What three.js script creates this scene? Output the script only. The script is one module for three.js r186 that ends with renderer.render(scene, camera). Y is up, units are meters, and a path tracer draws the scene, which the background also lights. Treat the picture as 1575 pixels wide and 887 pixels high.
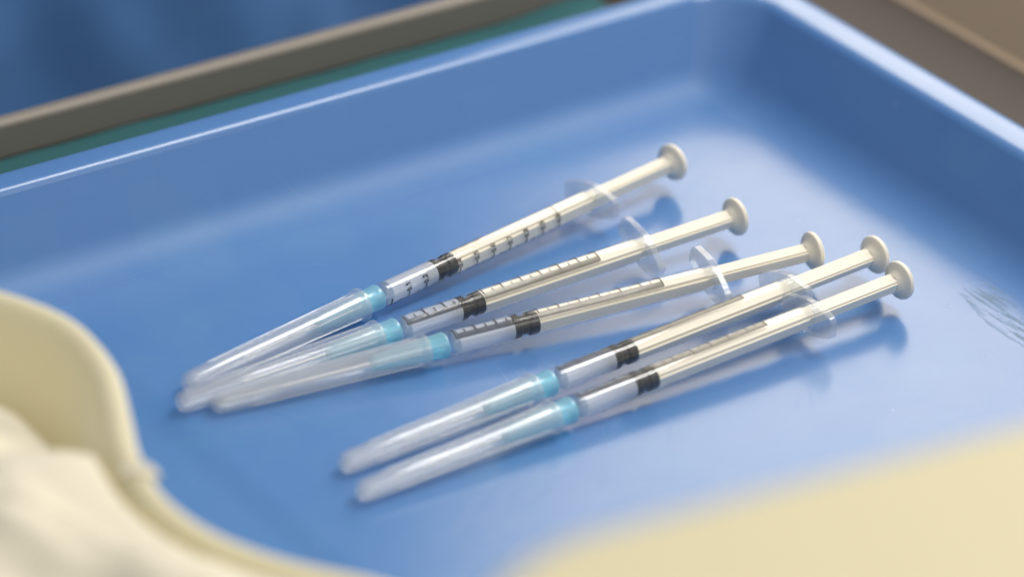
import * as THREE from 'three';
import { RectAreaLightUniformsLib } from 'three/addons/lights/RectAreaLightUniformsLib.js';
import { RoundedBoxGeometry } from 'three/addons/geometries/RoundedBoxGeometry.js';
import { mergeGeometries, toCreasedNormals } from 'three/addons/utils/BufferGeometryUtils.js';
import { ImprovedNoise } from 'three/addons/math/ImprovedNoise.js';

RectAreaLightUniformsLib.init();
const mm = 0.001;
const scene = new THREE.Scene();

// ---------------------------------------------------------------- camera
const camera = new THREE.PerspectiveCamera(2 * Math.atan(443.5 / 5500) * 180 / Math.PI, 1575 / 887, 0.05, 30);
camera.position.set(0, 0.4463584, 0.7731320);
camera.up.set(-0.0544272, 0.8647464, -0.4992508);
camera.lookAt(0, 0, 0);
camera.focus = 0.876;
camera.userData.fStop = 6.6;

// ---------------------------------------------------------------- light
const renderer = new THREE.WebGLRenderer({ antialias: true });
renderer.toneMapping = THREE.LinearToneMapping;
renderer.toneMappingExposure = 1.17;
renderer.shadowMap.enabled = true;
scene.background = new THREE.Color().setRGB(0.31, 0.31, 0.31);      // the plain unlit room round the trolley

const glow = (r, g, b) => new THREE.MeshStandardMaterial({ color: 0x111111, roughness: 1, emissive: new THREE.Color().setRGB(r, g, b), emissiveIntensity: 1 });
const whitePaint = new THREE.MeshStandardMaterial({ color: new THREE.Color().setRGB(0.75, 0.75, 0.73), roughness: 0.5 });
function areaLamp(name, label, category, pos, target, w, h, rgb, intensity) {
  const t = new THREE.Group(); t.name = name; t.userData = { label, category };
  t.position.set(...pos); t.lookAt(...target); scene.add(t);                     // +z looks at the tray
  const pane = new THREE.Mesh(new THREE.BoxGeometry(w, h, 0.01), glow(...rgb.map((c) => c * 0.4))); pane.name = 'diffuser'; t.add(pane);
  const bars = [];
  for (const s of [-1, 1]) {
    bars.push(new THREE.BoxGeometry(w + 0.1, 0.05, 0.05).translate(0, s * (h / 2 + 0.0255), 0));
    bars.push(new THREE.BoxGeometry(0.05, h, 0.05).translate(s * (w / 2 + 0.0255), 0, 0));
  }
  const fr = new THREE.Mesh(mergeGeometries(bars), whitePaint); fr.name = 'frame'; t.add(fr);
  const l = new THREE.RectAreaLight(new THREE.Color().setRGB(...rgb), intensity, w, h);
  l.name = 'light'; l.position.set(0, 0, 0.012); l.rotation.y = Math.PI; t.add(l);  // shines along the lamp's +z
  return t;
}
areaLamp('window', 'bright tall window behind and to the right of the trolley', 'window', [1.07, 1.3, -1.98], [0, 0, 0], 2.2, 1.5, [1, 0.90, 0.75], 3.8);
areaLamp('ceiling_light', 'small white ceiling light panel overhead, nearer the window', 'ceiling light', [0.76, 1.58, -0.36], [0, 0, 0], 0.72, 0.52, [1, 0.97, 0.92], 12.8);
areaLamp('ceiling_light_001', 'wide white fill light panel added in front of the trolley', 'ceiling light', [1.1, 1.45, 1.05], [0, 0, 0], 1.4, 0.9, [1, 0.96, 0.9], 1.7);  // added fill for the tray's back wall and the dish, no lamp known here

// ---------------------------------------------------------------- helpers
const AL = 0.6519967;                                              // how far the tray and trolley are turned
const lin = (r, g, b) => new THREE.Color().setRGB(r, g, b);
const noise = new ImprovedNoise();
let seed = 7;
const rnd = () => { seed = (seed * 16807) % 2147483647; return seed / 2147483647; };
function mesh(name, geo, mat, parent) {
  const g = geo.clone().scale(mm, mm, mm);
  const m = new THREE.Mesh(g, mat); m.name = name; m.castShadow = m.receiveShadow = true;
  parent.add(m); return m;
}
function thing(name, label, category, group) {
  const g = new THREE.Group(); g.name = name; g.userData = { label, category }; if (group) g.userData.group = group;
  scene.add(g); return g;
}
// a closed skin through rings of points; every ring has the same number of points
function loftRings(rings, { closeStart = false, closeEnd = false, uv = null } = {}) {
  const n = rings[0].length, pos = [], idx = [], uvs = [];
  rings.forEach((r) => r.forEach((p) => { pos.push(p[0], p[1], p[2]); uvs.push(...(uv ? uv(p) : [p[0] / 100, p[2] / 100])); }));
  for (let k = 0; k + 1 < rings.length; k++) for (let i = 0; i < n; i++) {
    const a = k * n + i, b = k * n + (i + 1) % n, c = a + n, d = b + n;
    idx.push(a, c, b, b, c, d);
  }
  const cap = (k, flip) => {
    const c = rings[k].map((p) => new THREE.Vector2(p[0], p[2])), tri = THREE.ShapeUtils.triangulateShape(c, []);
    for (const t of tri) idx.push(...(flip ? [k * n + t[0], k * n + t[1], k * n + t[2]] : [k * n + t[2], k * n + t[1], k * n + t[0]]));
  };
  if (closeStart) cap(0, true);
  if (closeEnd) cap(rings.length - 1, false);
  const g = new THREE.BufferGeometry();
  g.setAttribute('position', new THREE.Float32BufferAttribute(pos, 3));
  g.setAttribute('uv', new THREE.Float32BufferAttribute(uvs, 2));
  g.setIndex(idx); g.computeVertexNormals();
  return g;
}
// a sheet of some thickness over a (u, v) grid
function thickSheet(f, nu, nv, th) {
  const pos = [], uv = [], idx = [], P = (u, v) => new THREE.Vector3(...f(u, v));
  for (const side of [1, -1]) for (let j = 0; j <= nv; j++) for (let i = 0; i <= nu; i++) {
    const u = i / nu, v = j / nv, e = 1e-3, p = P(u, v);
    const n = P(Math.min(1, u + e), v).sub(P(Math.max(0, u - e), v)).cross(P(u, Math.min(1, v + e)).sub(P(u, Math.max(0, v - e)))).normalize();
    p.addScaledVector(n, side * th / 2); pos.push(p.x, p.y, p.z); uv.push(u, v);
  }
  const N = (nu + 1) * (nv + 1), at = (i, j, s) => s * N + j * (nu + 1) + i;
  for (let j = 0; j < nv; j++) for (let i = 0; i < nu; i++) {
    idx.push(at(i, j, 0), at(i + 1, j, 0), at(i + 1, j + 1, 0), at(i, j, 0), at(i + 1, j + 1, 0), at(i, j + 1, 0));
    idx.push(at(i, j, 1), at(i + 1, j + 1, 1), at(i + 1, j, 1), at(i, j, 1), at(i, j + 1, 1), at(i + 1, j + 1, 1));
  }
  const wall = (a, b) => idx.push(at(...a, 0), at(...a, 1), at(...b, 0), at(...b, 0), at(...a, 1), at(...b, 1));
  for (let i = 0; i < nu; i++) { wall([i, 0], [i + 1, 0]); wall([i + 1, nv], [i, nv]); }
  for (let j = 0; j < nv; j++) { wall([0, j + 1], [0, j]); wall([nu, j], [nu, j + 1]); }
  const g = new THREE.BufferGeometry();
  g.setAttribute('position', new THREE.Float32BufferAttribute(pos, 3));
  g.setAttribute('uv', new THREE.Float32BufferAttribute(uv, 2));
  g.setIndex(idx); g.computeVertexNormals();
  return g;
}
function canvasTexture(w, h, draw, srgb = true) {
  const c = document.createElement('canvas'); c.width = w; c.height = h;
  draw(c.getContext('2d'), w, h);
  const t = new THREE.CanvasTexture(c); if (srgb) t.colorSpace = THREE.SRGBColorSpace;
  t.wrapS = t.wrapT = THREE.RepeatWrapping; t.anisotropy = 8; return t;
}
function noiseTexture(w, h, f) {                                   // grey data, f(x, y) in 0..1
  const d = new Uint8Array(w * h * 4);
  for (let y = 0; y < h; y++) for (let x = 0; x < w; x++) { const v = Math.max(0, Math.min(255, f(x, y) * 255)); d.set([v, v, v, 255], (y * w + x) * 4); }
  const t = new THREE.DataTexture(d, w, h); t.magFilter = t.minFilter = THREE.LinearFilter; t.wrapS = t.wrapT = THREE.RepeatWrapping; t.needsUpdate = true; return t;
}

// ---------------------------------------------------------------- trolley
const steelBrush = noiseTexture(256, 256, (x, y) => 0.5 + 0.25 * noise.noise(x * 0.02, y * 0.7, 3) + 0.2 * noise.noise(x * 0.08, y * 1.7, 9));
const steel = new THREE.MeshStandardMaterial({ color: lin(0.06, 0.048, 0.042), metalness: 0.1, roughness: 0.7, bumpMap: steelBrush, bumpScale: 0.00003 });  // darker copy of the lip metal, its dim reflections put into the colour
const litLip = new THREE.MeshStandardMaterial({ color: lin(0.40, 0.30, 0.205), metalness: 0.1, roughness: 0.6, bumpMap: steelBrush, bumpScale: 0.00003 });  // same metal as the back lip, its lit look put into the colour
const steelLip = new THREE.MeshStandardMaterial({ color: lin(0.31, 0.275, 0.235), metalness: 0.3, roughness: 0.6, bumpMap: steelBrush, bumpScale: 0.00003 });
{
  const t = thing('instrument_trolley', 'dull brownish metal trolley top with raised lip under the blue tray', 'trolley');
  t.rotation.y = AL; t.userData.kind = undefined; delete t.userData.kind;
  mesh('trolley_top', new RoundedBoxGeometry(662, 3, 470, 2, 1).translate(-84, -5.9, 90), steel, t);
  const lipH = 11.8;
  mesh('back_lip', new RoundedBoxGeometry(640, lipH, 5, 4, 1.8).translate(-95, lipH / 2 - 4.3, -132.5), steelLip, t);
  const lip = new THREE.Shape([[203, -4.3], [205, -3.6], [218, 10.5], [221, 11.6], [243, 11.6], [244, 10.6], [244, -4.3]].map(([x, y]) => new THREE.Vector2(x, y)));  // inner face sloped so that the ceiling light catches it
  mesh('side_lip', new THREE.ExtrudeGeometry(lip, { depth: 455, bevelEnabled: false }).translate(0, 0, -132), litLip, t);
}
// ---------------------------------------------------------------- drape under the tray
const weave = noiseTexture(256, 256, (x, y) => 0.5 + 0.25 * Math.sin(x * Math.PI / 4) * Math.sin(y * Math.PI / 4) + 0.3 * noise.noise(x * 0.05, y * 0.05, 1));
weave.repeat.set(30, 30);
const teal = new THREE.MeshStandardMaterial({ color: lin(0.024, 0.115, 0.13), roughness: 0.95, bumpMap: weave, bumpScale: 0.00004 });
{
  const t = thing('surgical_drape', 'teal green cloth drape lying between the blue tray and the trolley', 'drape');
  t.rotation.y = AL;
  const g = thickSheet((u, v) => {
    const b = -340 + 462 * u, a = 255 - 384 * v - 0;
    const out = Math.max(0, (-84 - a) / 46);
    const bump = 2 * Math.exp(-(((b - 112) / 16) ** 2)) * Math.min(1, out);
    return [b, -3.6 + bump + Math.min(1, out) * 0.5 * (1 + noise.noise(u * 22, v * 6, 4)), a];
  }, 160, 120, 0.7);
  mesh('cloth', g, teal, t);
}
// ---------------------------------------------------------------- tray
const TW = 2048, TH = 1280, B0 = -300, B1 = 122, A0 = -70, A1 = 200;  // the part of the tray that the texture covers, mm
const px = (b) => (b - B0) / (B1 - B0) * TW, py = (a) => (a - A0) / (A1 - A0) * TH;
const scuffs = [];                                                   // thin scrapes that make up the worn patch near the right wall
for (let i = 0; i < 900; i++) {
  const a = 58 + rnd() * 42, u = rnd(), b = 91.5 + 0.9 * noise.noise(a * 0.4, 1, 5) + (a < 74 ? (74 - a) * 0.28 : 0) + u * 11;
  if (noise.noise(b * 0.75, a * 0.1, 4) + 0.1 > 0.12 + rnd() * 0.25 || u < 0.05) scuffs.push([b, a, (rnd() - 0.4) * 0.8, 1.5 + rnd() * 5, 0.7 + rnd() * 1.3, rnd()]);
}
const drawScuffs = (c, tone) => scuffs.forEach(([b, a, db, da, w, k]) => { c.strokeStyle = tone(k); c.lineWidth = w; c.beginPath(); c.moveTo(px(b), py(a)); c.lineTo(px(b + db), py(a + da)); c.stroke(); });
const trayMap = canvasTexture(TW, TH, (c) => {
  c.fillStyle = 'rgb(91,133,190)'; c.fillRect(0, 0, TW, TH);
  for (let i = 0; i < 500; i++) {                                  // slight mottling of the plastic
    c.fillStyle = rnd() < 0.5 ? 'rgba(70,125,190,0.035)' : 'rgba(120,160,205,0.035)';
    c.beginPath(); c.ellipse(rnd() * TW, rnd() * TH, 20 + rnd() * 90, 12 + rnd() * 50, rnd() * 3, 0, 7); c.fill();
  }
  for (let i = 0; i < 150; i++) {                                  // fine scratches and rubbed streaks
    c.strokeStyle = `rgba(190,205,225,${0.03 + rnd() * 0.05})`; c.lineWidth = 0.6 + rnd() * 1.3;
    const x = rnd() * TW, y = rnd() * TH, a = -0.25 + rnd() * 0.9, l = 10 + rnd() * 60;
    c.beginPath(); c.moveTo(x, y); c.quadraticCurveTo(x + l * 0.5 * Math.cos(a), y + l * 0.5 * Math.sin(a) + rnd() * 6, x + l * Math.cos(a), y + l * Math.sin(a)); c.stroke();
  }
  for (let i = 0; i < 60; i++) { c.fillStyle = 'rgba(205,215,230,0.22)'; c.beginPath(); c.arc(rnd() * TW, rnd() * TH, 0.8 + rnd() * 1.2, 0, 7); c.fill(); }
  drawScuffs(c, (k) => (k < 0.25 ? 'rgba(80,104,122,0.38)' : k < 0.8 ? 'rgba(108,132,146,0.32)' : 'rgba(150,172,195,0.3)'));
}), trayRough = canvasTexture(TW, TH, (c) => {
  c.fillStyle = 'rgb(52,52,52)'; c.fillRect(0, 0, TW, TH);
  for (let i = 0; i < 420; i++) { c.fillStyle = rnd() < 0.5 ? 'rgba(80,80,80,0.10)' : 'rgba(38,38,38,0.10)'; c.beginPath(); c.ellipse(rnd() * TW, rnd() * TH, 15 + rnd() * 80, 8 + rnd() * 40, rnd() * 3, 0, 7); c.fill(); }
  for (let i = 0; i < 520; i++) { c.strokeStyle = `rgba(110,110,110,${0.1 + rnd() * 0.3})`; c.lineWidth = 0.6 + rnd() * 1.2; const x = rnd() * TW, y = rnd() * TH, a = rnd() * 3, l = 10 + rnd() * 70; c.beginPath(); c.moveTo(x, y); c.lineTo(x + l * Math.cos(a), y + l * Math.sin(a)); c.stroke(); }
  drawScuffs(c, () => 'rgba(140,140,140,0.5)');
}, false);
const trayBump = noiseTexture(512, 512, (x, y) => 0.5 + 0.4 * noise.noise(x * 0.02, y * 0.02, 0.3) + 0.08 * noise.noise(x * 0.21, y * 0.21, 0.8));
const trayMat = new THREE.MeshPhysicalMaterial({ map: trayMap, roughnessMap: trayRough, roughness: 1, ior: 1.5, bumpMap: trayBump, bumpScale: 0.00012 });
const wallMat = new THREE.MeshPhysicalMaterial({ map: trayMap, roughness: 0.5, ior: 1.38, bumpMap: trayBump, bumpScale: 0.00012 });
const trayUV = (p) => [(p[0] - B0) / (B1 - B0), 1 - (p[2] - A0) / (A1 - A0)];
{
  const t = thing('instrument_tray', 'large glossy blue plastic tray with raised rim holding the syringes', 'tray');
  t.rotation.y = AL;
  const rect = (d, h) => {                                         // rounded rectangle, d mm outside the floor's edge
    const b0 = -286 - d, b1 = 117 + d * (d > 0 ? 1.15 : 1), a0 = -64 - d * (d > 0 ? 0.85 : 1), a1 = 190 + d, r = 13 + d * (d > 0 ? 0.35 : 1), P = [];
    const corners = [[b1 - r, a1 - r, 0], [b0 + r, a1 - r, 1], [b0 + r, a0 + r, 2], [b1 - r, a0 + r, 3]];
    for (const [cb, ca, q] of corners) for (let i = 0; i <= 14; i++) { const w = (q + i / 14) * Math.PI / 2; P.push([cb + r * Math.cos(w), h, ca + r * Math.sin(w)]); }
    return P.reverse();
  };
  const floorY = (b) => -0.7 * THREE.MathUtils.smoothstep(-104 - b, -4, 6);
  const prof = [];
  const R = 14, fi = 62 * Math.PI / 180;                          // fillet between floor and wall
  for (let i = 0; i <= 8; i++) { const w = fi * i / 8; prof.push([-10.5 + R * Math.sin(w), R * (1 - Math.cos(w))]); }
  const [d0, h0] = prof[prof.length - 1];
  for (let i = 1; i <= 5; i++) prof.push([d0 + (10.5 - d0) * i / 5, h0 + (20.8 - h0) * i / 5]);
  prof.push([11.2, 21.7], [12.2, 22.3], [13.4, 22.5], [17, 22.45], [20, 22.2], [21.4, 21.6], [22.2, 20.6], [22.4, 19], [21.6, 18.2], [20.6, 18.4], [20, 19.6], [15.5, 20], [14, 19.4], [3, -1], [1, -2.3], [-3, -2.6]);
  const cut = 13;                                                  // the rim starts where the wall begins to roll over
  mesh('wall', loftRings(prof.slice(0, cut + 1).map(([d, h]) => rect(d, h)), { uv: trayUV }), wallMat, t);
  mesh('rim', loftRings(prof.slice(cut).map(([d, h]) => rect(d, h)), { closeEnd: true, uv: trayUV }), trayMat, t);
  // the floor: a fine grid with a shallow step, butted to the fillet's first ring
  const nb = 420, na = 8, pos = [], uv = [], idx = [];
  const b0 = -275.5, b1 = 106.5, a0 = -53.5, a1 = 179.5, rr = 13 - 10.5;
  const inset = (b) => { const e = Math.min(b - b0, b1 - b); return e >= rr ? 0 : rr - Math.sqrt(Math.max(0, rr * rr - (rr - e) ** 2)); };
  for (let i = 0; i <= nb; i++) { const b = b0 + (b1 - b0) * i / nb, k = inset(b); for (let j = 0; j <= na; j++) { const a = a0 + k + (a1 - a0 - 2 * k) * j / na, y = floorY(b) * Math.min(1, Math.min(b - b0, j === 0 || j === na ? 0 : 9) / 8); pos.push(b, y, a); uv.push(...trayUV([b, 0, a])); } }
  for (let i = 0; i < nb; i++) for (let j = 0; j < na; j++) { const p = i * (na + 1) + j; idx.push(p, p + 1, p + na + 1, p + 1, p + na + 2, p + na + 1); }
  const g = new THREE.BufferGeometry(); g.setAttribute('position', new THREE.Float32BufferAttribute(pos, 3)); g.setAttribute('uv', new THREE.Float32BufferAttribute(uv, 2)); g.setIndex(idx); g.computeVertexNormals();
  mesh('tray_floor', g, trayMat, t);
}
// ---------------------------------------------------------------- syringes
const M = {
  // thin clear plastic: sheets that are a little cloudy
  clear: new THREE.MeshPhysicalMaterial({ color: lin(0.985, 0.99, 0.995), transmission: 0.965, thickness: 0, ior: 1.49, roughness: 0.05 }),
  ear: new THREE.MeshPhysicalMaterial({ color: lin(0.90, 0.92, 0.94), transmission: 0.82, thickness: 0, ior: 1.49, roughness: 0.1 }),
  liquid: new THREE.MeshPhysicalMaterial({ color: lin(0.80, 0.84, 0.90), transmission: 0.5, thickness: 0, ior: 1.333, roughness: 0.06 }),
  frosted: new THREE.MeshPhysicalMaterial({ color: lin(0.95, 0.96, 0.97), transmission: 0.84, thickness: 0, ior: 1.49, roughness: 0.12 }),
  aqua: new THREE.MeshPhysicalMaterial({ color: lin(0.50, 0.86, 0.95), transmission: 0.62, thickness: 0, ior: 1.49, roughness: 0.2 }),
  cream: new THREE.MeshPhysicalMaterial({ color: lin(0.90, 0.84, 0.71), roughness: 0.5, ior: 1.48 }),
  rubber: new THREE.MeshPhysicalMaterial({ color: lin(0.012, 0.012, 0.013), roughness: 0.36, ior: 1.5 }),
  needle: new THREE.MeshStandardMaterial({ color: lin(0.6, 0.6, 0.6), metalness: 1, roughness: 0.25 }),
};
// lathe about the syringe's axis (+x towards the thumb); profile as [x, radius]
const turned = (prof, seg = 48, crease = 0.6) => toCreasedNormals(new THREE.LatheGeometry(prof.map(([x, r]) => new THREE.Vector2(Math.max(r, 1e-4), x)), seg).rotateZ(-Math.PI / 2), crease);
const ZERO = 1.4, SCALE = 57, DOSE = 17.2, BORE = 2.92, OUT = 3.12;

const printTex = canvasTexture(2048, 1024, (c, W, H) => {           // along: x -2 .. 62 mm; round: the whole circumference
  c.clearRect(0, 0, W, H); c.fillStyle = '#fff';
  const X = (x) => (x + 2) / 64 * W, Y = (deg) => (0.5 - deg / 360) * H;
  const bar = (x, d0, d1, w) => c.fillRect(X(x - w / 2), Y(d1), X(w) - X(0), Y(d0) - Y(d1));
  for (let i = 0; i <= 100; i++) {
    const x = ZERO + SCALE * i / 100, long = i % 10 === 0, mid = i % 5 === 0;
    bar(x, -25, long ? 42 : mid ? 22 : 2, long ? 0.38 : 0.29);
  }
  bar(ZERO + SCALE, -25, 160, 0.26);
  c.fillRect(X(ZERO), Y(-24), X(SCALE) - X(0), 4);
  c.font = 'bold 68px sans-serif'; c.textAlign = 'left'; c.textBaseline = 'middle';
  for (let i = 1; i <= 10; i++) {                                  // numerals read round the barrel, their tops towards the needle
    c.save(); c.translate(X(ZERO + SCALE * i / 10), Y(44)); c.rotate(-Math.PI / 2); c.scale(2.05, 1);
    c.scale(0.62, 1); c.fillText(i === 10 ? '1.0' : '0.' + i, 0, 0); c.restore();
  }
  for (let i = 0; i < 14; i++) if (i % 5 !== 3) c.fillRect(X(24.5 + i * 0.8), Y(152), X(0.55) - X(0), 26);   // a row of small print, too fine to read
}, false);
const printMat = new THREE.MeshStandardMaterial({ color: lin(0.012, 0.012, 0.014), roughness: 0.5, alphaMap: printTex, alphaTest: 0.5, transparent: false, side: THREE.DoubleSide });
printTex.wrapS = printTex.wrapT = THREE.ClampToEdgeWrapping;
function printGeometry() {                                         // a film round the barrel; deg 0 faces local +z, 90 local +y
  const n = 96, pos = [], uv = [], idx = [], r = OUT + 0.02;
  for (let i = 0; i <= n; i++) { const v = i / n, deg = (v - 0.5) * 360, w = deg * Math.PI / 180; for (const u of [0, 1]) { pos.push(-2 + 64 * u, r * Math.sin(w), r * Math.cos(w)); uv.push(u, v); } }
  for (let i = 0; i < n; i++) idx.push(2 * i, 2 * i + 2, 2 * i + 1, 2 * i + 1, 2 * i + 2, 2 * i + 3);
  const g = new THREE.BufferGeometry(); g.setAttribute('position', new THREE.Float32BufferAttribute(pos, 3)); g.setAttribute('uv', new THREE.Float32BufferAttribute(uv, 2)); g.setIndex(idx); g.computeVertexNormals(); return g;
}
function crossRod(x0, x1, w, t) {
  const s = new THREE.Shape();
  [[t, t], [t, w], [-t, w], [-t, t], [-w, t], [-w, -t], [-t, -t], [-t, -w], [t, -w], [t, -t], [w, -t], [w, t]].forEach(([x, y], i) => (i ? s.lineTo(x, y) : s.moveTo(x, y)));
  const g = new THREE.ExtrudeGeometry(s, { depth: x1 - x0, steps: 1, bevelEnabled: true, bevelThickness: 0.12, bevelSize: 0.12, bevelOffset: -0.12, bevelSegments: 2 });
  return g.rotateY(Math.PI / 2).translate(x0, 0, 0);
}
function flangeGeometry() {                                        // two ears along local y, a hole for the barrel
  const s = new THREE.Shape(), half = [[4.6, 0], [4.55, 1.6], [4.2, 3.2], [3.0, 7.6], [2.6, 8.7], [1.7, 9.15], [0.7, 9.2]];
  const pts = [...half.map(([z, y]) => [z, y]), ...half.slice().reverse().map(([z, y]) => [-z, y]), ...half.slice(1).map(([z, y]) => [-z, -y]), ...half.slice(1).reverse().map(([z, y]) => [z, -y])];
  s.setFromPoints(new THREE.CatmullRomCurve3(pts.map(([z, y]) => new THREE.Vector3(z, y, 0)), true, 'centripetal').getPoints(72).map((p) => new THREE.Vector2(p.x, p.y)));
  const hole = new THREE.Path(); hole.absarc(0, 0, OUT + 0.03, 0, Math.PI * 2, true); s.holes.push(hole);
  return new THREE.ExtrudeGeometry(s, { depth: 1.5, bevelEnabled: true, bevelThickness: 0.3, bevelSize: 0.3, bevelOffset: -0.3, bevelSegments: 3, curveSegments: 40 }).rotateY(Math.PI / 2).translate(72.2, 0, 0);
}
function makeSyringe() {
  const t = thing('syringe', '', 'syringe', 'capped syringes lying in the blue tray');
  t.rotation.order = 'YZX';
  mesh('barrel', turned([[-7.5, 0.55], [-7.5, 1.75], [-0.2, 2.0], [0, 2.2], [0.15, 2.75], [0.6, OUT - 0.06], [1.0, OUT], [73.6, OUT], [73.8, OUT - 0.08], [73.8, BORE], [73.5, BORE]], 56), M.clear, t);
  mesh('finger_flange', flangeGeometry(), M.ear, t);
  mesh('graduation_print', printGeometry(), printMat, t);
  mesh('liquid', turned([[1.25, 0], [1.25, 0.55], [1.5, 1.45], [2.38, BORE - 0.03], [DOSE - 0.1, BORE - 0.03], [DOSE - 0.1, BORE - 0.5], [DOSE - 0.75, 0]], 48), M.liquid, t);
  const rod = mesh('plunger', mergeGeometries([crossRod(DOSE + 6.6, 71, 2.3, 1.55), crossRod(70.5, 101.9, 1.9, 1.4)]), M.cream, t);
  mesh('stopper', turned([[DOSE - 0.6, 0], [DOSE + 0.05, 1.9], [DOSE + 0.1, BORE - 0.03], [DOSE + 0.3, BORE - 0.005], [DOSE + 1.5, BORE - 0.005], [DOSE + 1.75, BORE - 0.08], [DOSE + 2.1, 2.35], [DOSE + 4.1, 2.35], [DOSE + 4.4, BORE - 0.08], [DOSE + 4.65, BORE - 0.005], [DOSE + 6.4, BORE - 0.005], [DOSE + 6.65, BORE - 0.1], [DOSE + 6.7, 0]], 48), M.rubber, rod);
  mesh('thumb_rest', turned([[100.2, 0], [100.2, 2.3], [101.0, 2.9], [101.7, 3.7], [101.9, 4.55], [102.2, 4.9], [102.7, 5.02], [103.2, 4.9], [103.5, 4.5], [103.6, 3.6], [103.35, 3.2], [103.3, 0]], 56, 0.5), M.cream, rod);
  const hub = mesh('needle_hub', turned([[-0.6, 2.1], [-0.6, 3.0], [-0.9, 3.25], [-1.7, 3.3], [-2.1, 3.15], [-4.9, 3.0], [-5.6, 2.95], [-8.5, 2.75], [-17, 2.1], [-19.6, 1.9], [-20.2, 1.5], [-20.4, 0.4], [-19.5, 0.35], [-9, 0.5], [-8.4, 1.85], [-0.6, 2.1]].reverse(), 40, 0.5), M.aqua, t);
  mesh('needle', new THREE.CylinderGeometry(0.3, 0.3, 24, 12).rotateZ(Math.PI / 2).translate(-31.5, 0, 0), M.needle, hub);
  const TIP = -61.6;
  const cap = mesh('needle_cap', turned([
    [-5.75, 3.2], [-5.75, 3.95], [-6.1, 4.25], [-7.0, 4.25], [-7.5, 4.0], [-7.8, 3.78], [-13, 3.55], [-19.5, 3.2], [-21, 3.1], [-40, 2.98], [TIP + 2.9, 2.8], [TIP + 1.5, 2.5], [TIP + 0.5, 1.8], [TIP, 0.7], [TIP - 0.03, 0],
    [TIP + 0.9, 0], [TIP + 1.2, 0.7], [TIP + 2.2, 1.7], [TIP + 3.8, 2.0], [-40, 2.2], [-21, 2.35], [-19.5, 2.5], [-13, 2.85], [-7, 3.15], [-5.75, 3.2]].reverse(), 48, 0.5), M.frosted, t);
  const ridge = new RoundedBoxGeometry(44, 0.5, 0.42, 2, 0.15).rotateZ(0.0165).translate(-30.5, 3.24, 0);
  for (let k = 0; k < 6; k++) mesh('rib', ridge.clone().rotateX(k * Math.PI / 3 + 0.3), M.frosted, cap);
  return t;
}
const first = makeSyringe();
[
  [-32.33, 15.38, 44.97, 1.7, -42, 0.1, 'rearmost syringe, its black numerals turned to the viewer, plunger tilted towards the tray corner'],
  [-26.87, 31.12, 36.1, 1.7, 66, 0.35, 'second syringe from the back, black scale on top, its cap tip farthest left'],
  [-14.74, 36.64, 28.89, 1.9, 72, 0.2, 'middle syringe of the five, sharpest black scale, cap tip nearest the viewer of its trio'],
  [11.04, 51.03, 38.92, 1.7, 101, 0.5, 'fourth syringe from the back, lying close behind the frontmost syringe'],
  [15.86, 62.7, 38.43, 1.7, 95, 0.3, 'frontmost syringe in the blue tray, nearest the blurred cream dish edge'],
].forEach(([x, z, th, ph, roll, rodTurn, label], i) => {
  const s = i ? first.clone() : first;
  s.name = i ? 'syringe_00' + i : 'syringe'; if (i) scene.add(s);
  s.userData = { label, category: 'syringe', group: 'capped syringes lying in the blue tray' };
  s.position.set(x * mm, 4.75 * mm, z * mm);
  s.rotation.set(-roll * Math.PI / 180, th * Math.PI / 180, ph * Math.PI / 180, 'YZX');
  if (!i) s.getObjectByName('finger_flange').rotation.x = 43 * Math.PI / 180;
  else s.getObjectByName('finger_flange').rotation.x = 0;
  s.getObjectByName('plunger').rotation.x = rodTurn + roll * Math.PI / 180;
});
// ---------------------------------------------------------------- kidney dish, front left
const DISH = new THREE.CatmullRomCurve3([[-140, 94], [-111, 101], [-92, 112], [-81, 129], [-75.5, 148], [-72, 162], [-65, 177], [-55, 188], [-41, 196], [-21, 202], [-3, 212], [2, 230], [-12, 250], [-50, 264], [-105, 258], [-155, 230], [-182, 185], [-186, 135], [-168, 103]].map(([x, z]) => new THREE.Vector3(x, 0, z + 14.5)), true, 'centripetal');
function dishPlan(off, n) {                                        // the dish's kidney outline moved outwards by off mm
  const pts = DISH.getSpacedPoints(n).slice(0, n);
  return pts.map((p, i) => { const q = pts[(i + 1) % n], o = pts[(i + n - 1) % n], k = new THREE.Vector2(q.z - o.z, -(q.x - o.x)).normalize(); return [p.x + k.x * off, p.z + k.y * off]; });
}
const dishMat = new THREE.MeshPhysicalMaterial({ color: lin(0.97, 0.905, 0.68), roughness: 0.8, ior: 1.48, transmission: 0.55, thickness: 0 });
{
  const t = thing('kidney_dish', 'cream yellow plastic kidney dish at left front, filled with white gauze', 'kidney dish');
  const ring = (off, h) => dishPlan(off, 160).map(([x, z]) => [x, h, z]);
  const rings = [[-17, 0.3], [-15, 1.2], [-12.5, 6], [-4.5, 46], [-3.2, 47.2], [-1, 46.8], [0, 47.6], [0, 49], [-1.0, 50.2], [-2.6, 50.8], [-4.2, 50.4], [-5.6, 49.2], [-6.6, 46.5], [-14.5, 7], [-16.5, 3], [-20, 2]].map(([o, h]) => ring(o, h * 1.2));
  mesh('dish_body', loftRings(rings, { closeStart: true, closeEnd: true }), dishMat, t);
}
const gauzeTex = noiseTexture(256, 256, (x, y) => 0.5 + 0.3 * Math.sin(x * Math.PI / 3) * Math.sin(y * Math.PI / 3) + 0.3 * noise.noise(x * 0.06, y * 0.06, 2));
gauzeTex.repeat.set(8, 8);
const gauze = new THREE.MeshPhysicalMaterial({ color: lin(0.70, 0.655, 0.53), roughness: 0.95, bumpMap: gauzeTex, bumpScale: 0.000012 });
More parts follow.
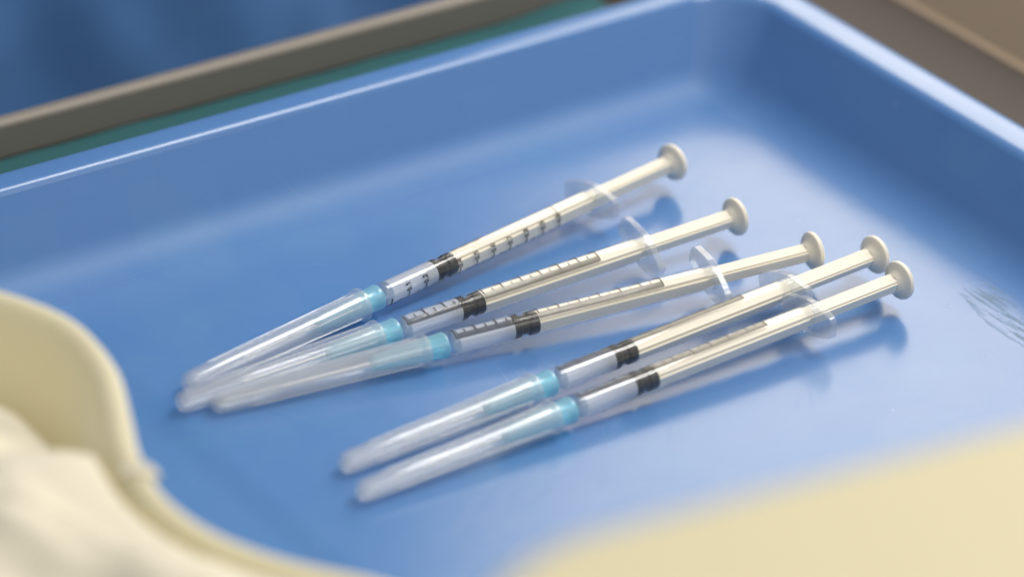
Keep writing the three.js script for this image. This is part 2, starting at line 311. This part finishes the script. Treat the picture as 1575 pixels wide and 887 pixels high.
{
  const t = thing('gauze_pad', 'soft white gauze heaped inside the cream kidney dish', 'gauze');
  const n = 96, K = 26, rings = [], cx = -122, cz = 198;
  const edge = dishPlan(-8.6, n);
  for (let k = 0; k <= K; k++) {
    const q = 1 - k / K * 0.985, P = [];
    for (const [x, z] of edge) {
      const X = cx + (x - cx) * q, Z = cz + (z - cz) * q, rise = 1 - q ** 5;
      const up = THREE.MathUtils.smoothstep(z, 146, 182) * THREE.MathUtils.smoothstep(x, -110, -80);
      P.push([X, 33 + 27 * up + (20 - 15 * up) * rise + rise * (7 * noise.noise(X * 0.035, Z * 0.05, 4) + 2.2 * noise.noise(X * 0.09, Z * 0.1, 2) + 0.5 * noise.noise(X * 0.25, Z * 0.22, 7)), Z]);
    }
    rings.push(P);
  }
  rings.unshift(edge.map(([x, z]) => [cx + (x - cx) * 0.8, 9, cz + (z - cz) * 0.8]));
  mesh('folded_cloth', loftRings(rings, { closeStart: true, closeEnd: true, uv: (p) => [p[0] / 30, p[2] / 30] }), gauze, t);
  const c = thing('gauze_pad_001', 'tiny white gauze corner poking out over the kidney dish rim', 'gauze');
  c.position.set(-71 * mm, 61.0 * mm, 184.5 * mm); c.rotation.y = -0.25;
  mesh('folded_cloth', thickSheet((u, v) => [(u - 0.5) * 7.5, 0.5 * noise.noise(u * 3, v * 2, 3) - 4 * (u - 0.5) ** 2, -(v - 0.5) * 5 * (1.25 - 0.9 * u)], 30, 30, 0.9), gauze, c);
}
// ---------------------------------------------------------------- cream tub, front right
{
  const t = thing('plastic_tub', 'plain cream plastic tub with rounded lid, blurred at lower right', 'tub');
  const lidMat = new THREE.MeshPhysicalMaterial({ color: lin(0.60, 0.545, 0.355), roughness: 0.55, ior: 1.48 });
  t.position.set(84 * mm, -3.2 * mm, 372.5 * mm); t.rotation.y = 0.50;
  const rrect = (w, d, r) => { const s = new THREE.Shape(); s.absarc(w / 2 - r, d / 2 - r, r, 0, Math.PI / 2); s.absarc(-w / 2 + r, d / 2 - r, r, Math.PI / 2, Math.PI); s.absarc(-w / 2 + r, -d / 2 + r, r, Math.PI, 1.5 * Math.PI); s.absarc(w / 2 - r, -d / 2 + r, r, 1.5 * Math.PI, 2 * Math.PI); return s; };
  const ex = (w, d, r, h, y, b) => new THREE.ExtrudeGeometry(rrect(w, d, r), { depth: h - 2 * b, bevelEnabled: true, bevelThickness: b, bevelSize: b, bevelOffset: -b, bevelSegments: 5, curveSegments: 24 }).rotateX(-Math.PI / 2).translate(0, y + b, 0);
  mesh('tub_body', ex(150, 126, 30, 146, 0, 2), dishMat, t);
  mesh('lid', ex(156, 132, 34, 12, 146.1, 4), lidMat, t);
}
// ---------------------------------------------------------------- blue cloth behind
{
  const t = thing('blue_cloth', 'dark blue fabric hanging in soft folds behind the metal trolley lip', 'fabric');
  const m = new THREE.MeshPhysicalMaterial({ color: lin(0.07, 0.185, 0.43), roughness: 0.95, bumpMap: weave, bumpScale: 0.00005, sheen: 0.2, sheenColor: lin(0.3, 0.4, 0.6), sheenRoughness: 0.6 });
  t.rotation.y = AL;
  mesh('folded_fabric', thickSheet((u, v) => {
    const b = -420 + 560 * u, y = -260 + 640 * v;
    const f = 9 * Math.sin(b * 0.045 + 1.5 * noise.noise(b * 0.01, y * 0.006, 0)) + 14 * noise.noise(b * 0.018, y * 0.008, 3) + 5 * noise.noise(b * 0.05, y * 0.03, 6);
    return [b, y, -190 - 0.1 * Math.max(0, y) + f];
  }, 130, 80, 1.4), m, t);
}
renderer.render(scene, camera);
